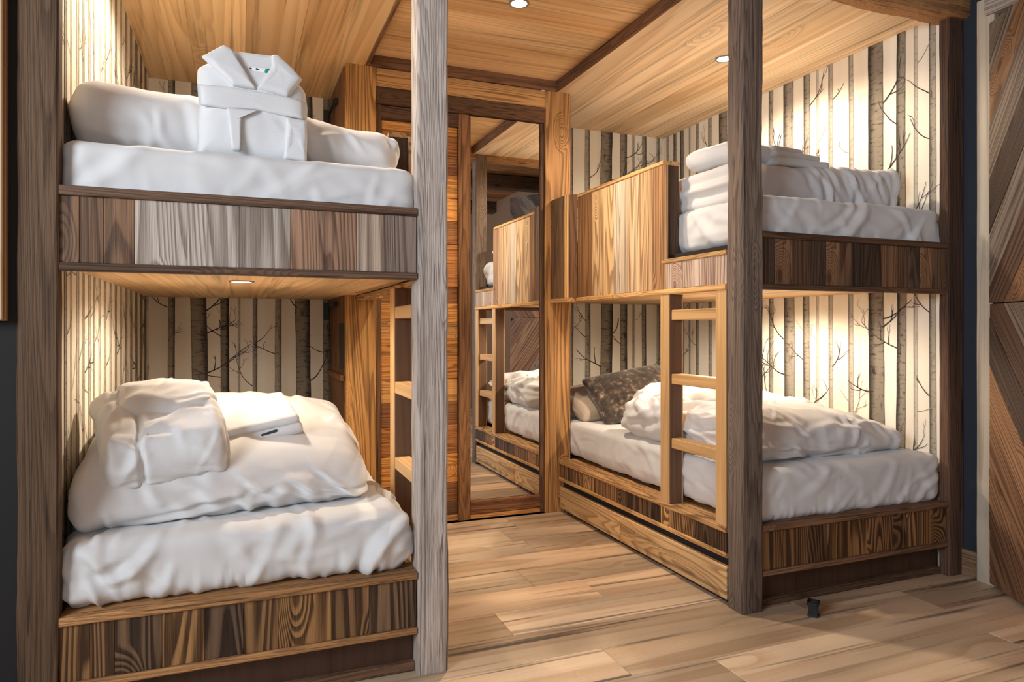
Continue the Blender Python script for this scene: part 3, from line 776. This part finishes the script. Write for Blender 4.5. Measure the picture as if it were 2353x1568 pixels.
mattress('mattress in a white fitted sheet under the standing bathrobe', -.412, .490, 1.992, 3.97, 1.312, 1.472, 4.1, .45, (.05, .04, .026))
mattress('mattress in a white fitted sheet behind the guard panel', 1.722, 2.690, 1.992, 3.97, 1.312, 1.492, 7.7, .75, (.05, .04, .03))
mattress('mattress in a white fitted sheet under the crumpled duvet and brown cushion', 1.712, 2.690, 1.995, 3.97, .292, .490, 9.2, .5, (.05, .045, .034))

def wrinkle(seed, amp, fx, fy, fz, shear=0.0):
    def fn(p, n, h):
        a = ridge(p.x*fx+p.z*shear, p.y*fy, p.z*fz, seed)
        b = nz(p.x*fx*.45, p.y*fy*.5, p.z*fz, seed+4)
        c = nz(p.x*26, p.y*26, p.z*26, seed+2)
        return amp*(max(-.4, a)*.9+b*.8+c*.16)
    return fn
# folded duvet, lower bed with the bathrobe
def duv_ll(p, n, h): return wrinkle(2.0, .007, 6, 3, 4, 6)(p, n, h)
def duv_ll_post(p, n, h):
    k = p.z/h.z*.5+.5; s = max(0, (p.x-.05)/(h.x-.05)); v = p.y/h.y
    p.z -= .045*s**2.2*k
    p.z += (.030*math.exp(-((p.x+.02)/.30)**2)*(.3+.35*(v+1))+.030*v-.085*max(0, -v-.15)**1.4)*k
    p.y += .17*p.x*(.5-.5*v)+.05*k*max(0, -v)
    return p
SZ = (.800, .84, .235)
FL = creases(201, SZ, '-y', 16, .012, .017, .085, 118, 18, v=(-1, .9), reach=.12)+creases(202, SZ, '-y', 12, .009, .012, .05, 105, 25, v=(-1, -.1), reach=.1)
FL += creases(203, SZ, '+z', 18, .010, .018, .10, 100, 30, v=(-1, 1), reach=.09)+creases(204, SZ, '+x', 16, .010, .013, .07, 70, 35, reach=.08)+creases(205, SZ, '-y', 7, .010, .014, .13, 8, 10, v=(-.9, .2), reach=.1)
tag(soft_box('folded_duvet', SZ, M_DUVET, None, (.055, .085, .105), .0085, duv_ll, duv_ll_post, (-.012, 2.525, .588), (0, 0, 0), FL),
    'thick folded white duvet carrying the folded bathrobe and towel', 'duvet')
# folded duvet, upper bed
def duv_lu_post(p, n, h):
    k = p.z/h.z*.5+.5
    p.z += (-.04*(p.x/h.x*.5+.5) + .012*math.cos(p.x*9))*k
    p.z += .022*k*max(0, -p.x/h.x); p.y -= .06*max(0, -p.x/h.x)
    return p
SZ = (.905, .44, .20)
FL = creases(211, SZ, '-y', 22, .008, .012, .06, 115, 25, reach=.1)+creases(212, SZ, '+z', 14, .008, .012, .07, 95, 30, v=(-1, .4))+creases(213, SZ, '-y', 5, .008, .012, .1, 10, 15, reach=.1)
tag(soft_box('folded_duvet', SZ, M_DUVET, None, (.08, .10, .098), .0085, wrinkle(12., .005, 6, 4, 4, 8), duv_lu_post, (.035, 2.36, 1.572), (0, 0, math.radians(-1)), FL),
    'folded white duvet lying behind the standing bathrobe', 'duvet')
# folded duvet, upper right bed
def duv_ru(p, n, h):
    f = wrinkle(22., .006, 8, 4, 4, 16)(p, n, h)
    if n.y < -.3: f += .007*max(0, ridge(p.x*17+p.z*19, 0, p.z*1.5, 3.0))*min(1, max(0, p.x/h.x+.4))
    if n.x < -.4: f += .010*math.cos(p.z*95+nz(p.y*4, 0, 0, 3)*1.2)
    return f
def duv_ru_post(p, n, h):
    k = p.z/h.z*.5+.5
    p.z += (.020*(p.x/h.x) )*k
    if p.x > 0: p.x += .05*k*(p.x/h.x)
    return p
SZ = (.84, .42, .165)
FL = creases(221, SZ, '-y', 22, .010, .010, .07, 118, 12, u=(-.1, 1), reach=.08)+creases(222, SZ, '-y', 8, .006, .012, .06, 60, 20, reach=.08)+creases(223, SZ, '+z', 14, .007, .012, .07, 95, 30, v=(-1, .4))+creases(224, SZ, '+x', 8, .008, .010, .07, 80, 25)
tag(soft_box('folded_duvet', SZ, M_DUVET, None, (.05, .06, .06), .0085, duv_ru, duv_ru_post, (2.16, 2.335, 1.572), (0, 0, 0), FL),
    'layered folded white duvet beside the end of the guard panel', 'duvet')
# things lying on the upper right duvet
tw = thing('folded_towel', 'small stack of folded white towels on the duvet by the dark corner post', 'towel', (2.10, 2.26, 1.648))
for k, (dx, dy, w, l, hh) in enumerate(((0, 0, .27, .24, .030), (-.02, .01, .25, .23, .026), (-.06, .01, .17, .20, .024))):
    zc = 1.665+sum((.030, .026, .024)[:k])-.002*k
    soft_box('towel_fold', (w, l, hh), M_TERRY, tw, (.012, .014, hh*.45), .010, wrinkle(31.+k, .0025, 12, 12, 8), None, (2.10+dx, 2.26+dy, zc), (0, 0, .06*k))
tag(soft_box('terry_bundle', (.26, .30, .085), M_TERRY, None, (.05, .06, .04), .010, wrinkle(36., .008, 9, 8, 9), None, (1.885, 2.32, 1.697), (0, 0, .1)),
    'loosely folded white terry bundle on the duvet beside the guard panel end', 'folded linen')
# crumpled duvet, lower right bed
def crumple(p, n, h):
    top = max(0, n.z)
    a = ridge(p.x*5+p.y*2, p.y*5, p.z*4, 41.)
    b = ridge(p.x*11, p.y*10+p.x*4, p.z*7, 44.)
    c = nz(p.x*3, p.y*3, 0, 47.)
    s = .012*a+.006*b+.018*c*top
    return s*(.75+.25*top)
def crumple_post(p, n, h):
    k = p.z/h.z*.5+.5
    u, v = p.x/h.x, p.y/h.y
    p.z -= (.085*max(0, u)**1.7 + .055*max(0, -v)**1.5 - .03*max(0, v)*max(0, 1-abs(u)))*k
    p.z += .035*k*nz(p.x*3.2, p.y*3.2, 0, 52.)
    if u < 0 and k > .3: p.x += .03*k*nz(p.y*5, 0, 1, 55.)
    return p
SZ = (.92, .90, .205)
FL = creases(231, SZ, '+z', 46, .015, .017, .09, 60, 90, reach=.09)+creases(235, SZ, '+z', 60, .008, .009, .05, 40, 90, reach=.09)+creases(232, SZ, '-y', 16, .013, .012, .15, 4, 14, v=(-1, 1), reach=.1)+creases(233, SZ, '-x', 22, .014, .015, .13, 5, 22, reach=.1)+creases(234, SZ, '-y', 12, .010, .011, .05, 90, 40, reach=.1)
tag(soft_box('crumpled_duvet', SZ, M_DUVET, None, (.12, .14, .09), .0085, crumple, crumple_post, (2.185, 2.53, .585), (0, 0, math.radians(2)), FL),
    'crumpled white duvet heaped on the bed behind the ladder', 'duvet')
SZ = (.36, .46, .11)
FL = creases(241, SZ, '+z', 20, .012, .013, .07, 70, 90, reach=.06)+creases(242, SZ, '-x', 14, .010, .010, .1, 5, 20, reach=.06)+creases(243, SZ, '-y', 10, .009, .010, .07, 20, 40, reach=.06)
tag(soft_box('duvet_fold', SZ, M_DUVET, None, (.06, .09, .05), .0085, crumple, None, (1.95, 2.72, .665), (math.radians(4), math.radians(-7), math.radians(-14)), FL),
    'rolled end of white bedding thrown on top of the crumpled duvet beside the ladder', 'bedding')
# pillows
def puff(q, n, h):
    u, v = min(1, abs(q.x)/h.x), min(1, abs(q.y)/h.y)
    k = max(0, (1-u**2.4))**.5*max(0, (1-v**2.4))**.5
    q.z *= .16+.84*k
    cx = 1-.07*(1-u)*0; q.x *= 1-.06*(1-v**2)*u**3; q.y *= 1-.06*(1-u**2)*v**3
    return q
def pillow(name, label, size, mat, loc, rot, seed, amp=.006):
    return tag(soft_box(name, size, mat, None, (.03, .03, size[2]*.48), .012, wrinkle(seed, amp, 8, 8, 6), lambda q, n, h: puff(q, n, h), loc, rot), label, 'pillow' if name == 'pillow' else 'cushion')
pillow('pillow', 'taupe pillow at the wardrobe end of the lower bed behind the drawers', (.52, .36, .15), M_GREYP, (1.99, 3.56, .572), (math.radians(22), math.radians(0), math.radians(6)), 61.)
pillow('cushion', 'brown mottled plush cushion leaning on the taupe pillow', (.50, .34, .15), M_FUR, (2.06, 3.36, .640), (math.radians(42), math.radians(-9), math.radians(-4)), 66., .004)

# ------------------------------------------------------------------ bathrobes
def puffy(name, poly, tf, tb, mat, parent, loc, rot=(0, 0, 0), n=120, rings=9, p=3.0, seed=0., amp=.0015, centre=None):
    """quilt a star-shaped outline in x/z to a cushion with front (-y) and back thickness"""
    per = []; m = len(poly)
    L = [math.dist(poly[i], poly[(i+1) % m]) for i in range(m)]; tot = sum(L)
    for k in range(n):
        s = tot*k/n; i = 0
        while s > L[i]: s -= L[i]; i += 1
        a, b = poly[i], poly[(i+1) % m]; t = s/L[i]; per.append((a[0]+(b[0]-a[0])*t, a[1]+(b[1]-a[1])*t))
    # soften corners
    per = [((per[k-1][0]+2*per[k][0]+per[(k+1) % n][0])/4, (per[k-1][1]+2*per[k][1]+per[(k+1) % n][1])/4) for k in range(n)]
    c = centre or (sum(q[0] for q in per)/n, sum(q[1] for q in per)/n)
    bm = bmesh.new()
    def surf(sgn, th):
        rs = []
        for r in range(1, rings+1):
            s = (r/rings)**.8; hgt = th*max(0, 1-s**p)**.5
            rs.append([bm.verts.new((c[0]+(x-c[0])*s, sgn*(hgt+amp*(1-s**6)*nz(x*s*22, z*s*22, sgn, seed)), c[1]+(z-c[1])*s)) for (x, z) in per])
        top = bm.verts.new((c[0], sgn*th, c[1]))
        for k in range(n): bm.faces.new((top, rs[0][k], rs[0][(k+1) % n]))
        for a, b in zip(rs, rs[1:]):
            for k in range(n): bm.faces.new((a[k], b[k], b[(k+1) % n], a[(k+1) % n]))
        return rs[-1]
    surf(-1, tf); surf(1, tb)
    bmesh.ops.remove_doubles(bm, verts=bm.verts[:], dist=5e-5)
    bmesh.ops.recalc_face_normals(bm, faces=bm.faces[:])
    return link(name, mesh_from(bm, name, True), mat, parent, None, loc, rot)
RB = Vector((.043, 2.082, 1.470))
robe = thing('bathrobe', 'white terry bathrobe with shawl collar folded to stand upright on the upper bed', 'bathrobe', RB)
def rp(*pts): return [((x-785)/1270*.295, max(-.004, (1400-y)/1250*.317)) for x, y in pts]
RT = (math.radians(-9), 0, 0)
def rl(dy): return (RB.x, RB.y-dy, RB.z)
puffy('robe_body', rp((215, 330), (160, 370), (150, 500), (185, 780), (155, 1050), (160, 1400), (1415, 1420), (1400, 1100), (1425, 700), (1400, 500), (1330, 420), (1060, 190), (760, 230), (480, 180)), .050, .045, M_TERRY, robe, rl(0), RT, 160, 12, 5.0, 3., .004)
puffy('neck_lining', rp((520, 165), (1070, 152), (1010, 330), (880, 470), (760, 470), (640, 330)), .012, .030, M_TERRY, robe, rl(.034), RT, 80, 6, 4.0, 5.)
puffy('collar_lapel', rp((450, 130), (540, 165), (660, 360), (825, 615), (560, 605), (350, 430), (205, 305)), .016, .012, M_TERRY, robe, rl(.052), RT, 100, 8, 6.0, 8., .002, None)
puffy('collar_lapel', rp((1060, 150), (1210, 270), (1350, 415), (1180, 665), (1040, 640), (800, 610), (900, 450), (985, 310), (990, 165)), .016, .012, M_TERRY, robe, rl(.047), RT, 100, 8, 6.0, 9., .002)
puffy('belt', rp((165, 625), (500, 610), (1200, 650), (1390, 690), (1390, 900), (1180, 885), (840, 850), (500, 870), (185, 860)), .010, .008, M_TERRY, robe, rl(.052), RT, 120, 6, 9.0, 12., .002)
puffy('belt_tail', rp((480, 860), (860, 850), (650, 925), (640, 1350), (540, 1350)), .009, .008, M_TERRY, robe, rl(.056), RT, 90, 6, 8.0, 13., .001, ((590-785)/1270*.295, (1400-1000)/1250*.317))
puffy('skirt_flap', rp((1150, 880), (1390, 900), (1395, 1130), (1380, 1400), (1115, 1390)), .012, .008, M_TERRY, robe, rl(.050), RT, 80, 6, 6.0, 15., .003)
tg = puffy('label_tag', rp((720, 335), (975, 330), (960, 385), (735, 385)), .002, .001, M_TAG, robe, rl(.047), RT, 40, 3, 9.0, 0., 0)
for nm, pts, mt in (('label_print', ((918, 345), (972, 330), (950, 384), (905, 392)), M_GREEN), ('label_print', ((808, 345), (855, 357), (812, 378)), M_INK), ('label_print', ((735, 350), (765, 352), (762, 374), (738, 372)), M_INK)):
    puffy(nm, rp(*pts), .0012, .0005, mt, tg, rl(.0492), RT, 20, 2, 12.0, 0., 0)

r2 = thing('bathrobe', 'white terry bathrobe folded and tied flat on the duvet of the lower bed', 'bathrobe', (-.20, 2.30, .70))
RR = (math.radians(30), math.radians(-5), math.radians(10))
def robe_fn(p, n, h):
    f = wrinkle(71., .006, 8, 8, 8, 4)(p, n, h)
    f -= .016*math.exp(-((p.x+.068+.012*nz(p.y*8, 0, 0, 2))/.007)**2)*(1 if n.y < .4 else .2)
    return f
def robe_post(p, n, h):
    k = p.z/h.z*.5+.5
    p.y += .03*k
    return p
Rm = Matrix.Translation((-.198, 2.235, .690)) @ Matrix.LocRotScale(None, __import__('mathutils').Euler(RR), None)
def on_robe(x, y, z): return Rm @ Vector((x, y, z))
SZ = (.325, .33, .140)
FL = creases(251, SZ, '+z', 16, .007, .010, .06, 30, 60, reach=.05)+creases(252, SZ, '-y', 12, .007, .009, .05, 20, 50, reach=.05)+creases(253, SZ, '+x', 8, .007, .009, .05, 30, 50, reach=.05)
soft_box('robe_body', SZ, M_TERRY, r2, (.045, .075, .068), .0065, robe_fn, robe_post, (-.198, 2.235, .690), RR, FL)
soft_box('collar_fold', (.25, .17, .06), M_TERRY, r2, (.06, .07, .028), .007, wrinkle(75., .009, 12, 10, 9), None, on_robe(.025, .115, .050), (RR[0]-.05, RR[1]+.08, RR[2]), creases(261, (.25, .17, .06), '+z', 10, .007, .009, .05, 20, 50, reach=.04))
soft_box('sleeve_fold', (.19, .15, .06), M_TERRY, r2, (.06, .06, .028), .007, wrinkle(78., .010, 10, 10, 9), None, on_robe(-.075, .110, .034), (RR[0]+.1, RR[1]-.22, RR[2]+.3), creases(262, (.19, .15, .06), '+z', 10, .008, .009, .05, 60, 50, reach=.04))
soft_box('belt', (.022, .325, .138), M_TERRY, r2, (.008, .07, .066), .006, None, robe_post, on_robe(-.048, 0, 0), RR)
r3 = thing('folded_towel', 'white folded towel with a small grey hanging loop beside the folded bathrobe', 'towel', (.05, 2.40, .72))
TR = (math.radians(20), math.radians(-9), math.radians(10)); TL = Vector((.058, 2.39, .712))
Tm = Matrix.Translation(TL) @ Matrix.LocRotScale(None, __import__('mathutils').Euler(TR), None)
soft_box('towel_fold', (.235, .22, .030), M_TERRY, r3, (.012, .014, .014), .008, wrinkle(82., .003, 9, 9, 8), None, Tm @ Vector((0, 0, -.014)), TR)
soft_box('towel_fold', (.225, .20, .028), M_TERRY, r3, (.012, .014, .013), .008, wrinkle(84., .003, 9, 9, 8), None, Tm @ Vector((0, .006, .013)), TR)
soft_box('hanging_loop', (.050, .004, .010), M_INK, r3, .0018, .004, None, None, Tm @ Vector((.012, -.108, -.002)), (TR[0], TR[1]-.1, TR[2]))

# ------------------------------------------------------------------ small things
def wall_lamp(label, z):
    root = thing('reading_lamp', label, 'wall lamp', (.488, 3.80, z))
    board('mounting_plate', (.470, 3.68, z-.012), (.488, 3.75, z+.012), M_BLACK, None, root, .002)
    board('arm', (.462, 3.70, z-.009), (.478, 3.93, z+.010), M_BLACK, None, root, .002)
    board('lamp_head', (.440, 3.90, z-.080), (.470, 3.93, z+.012), M_BLACK, None, root, .003)
wall_lamp('angular black reading lamp over the bed with the folded bathrobe', 1.132)
wall_lamp('angular black reading lamp over the bed with the standing bathrobe', 2.19)

st = thing('door_stop', 'small black plastic door stop standing on the floor before the bunk', 'door stop', (1.868, 1.862, 0))
def frustum(name, w0, w1, z0, z1, loc, bev=.002):
    bm = bmesh.new()
    a = [bm.verts.new((sx*w0/2, sy*w0/2, z0)) for sx, sy in ((-1, -1), (1, -1), (1, 1), (-1, 1))]
    b = [bm.verts.new((sx*w1/2, sy*w1/2, z1)) for sx, sy in ((-1, -1), (1, -1), (1, 1), (-1, 1))]
    bm.faces.new(a[::-1]); bm.faces.new(b)
    for k in range(4): bm.faces.new((a[k], a[(k+1) % 4], b[(k+1) % 4], b[k]))
    bmesh.ops.bevel(bm, geom=bm.edges[:], offset=bev, segments=2, affect='EDGES')
    return link(name, mesh_from(bm, name), M_PLASTIC, st, None, loc, (0, 0, math.radians(38)))
L0 = (1.868, 1.862, 0)
frustum('stop_base', .036, .034, 0, .008, L0); frustum('stop_body', .030, .029, .006, .042, L0)
for dx, dy, w, l in ((0, -.017, .042, .006), (0, .017, .042, .006), (-.018, 0, .006, .030), (.018, 0, .006, .030)):
    a = math.radians(38); px, py = dx*math.cos(a)-dy*math.sin(a), dx*math.sin(a)+dy*math.cos(a)
    link('stop_rim', box_mesh(w, l, .012, .0015, M_PLASTIC), None, st, None, (L0[0]+px, L0[1]+py, .046), (0, 0, a))
frustum('stop_top', .032, .032, .040, .044, L0, .001)
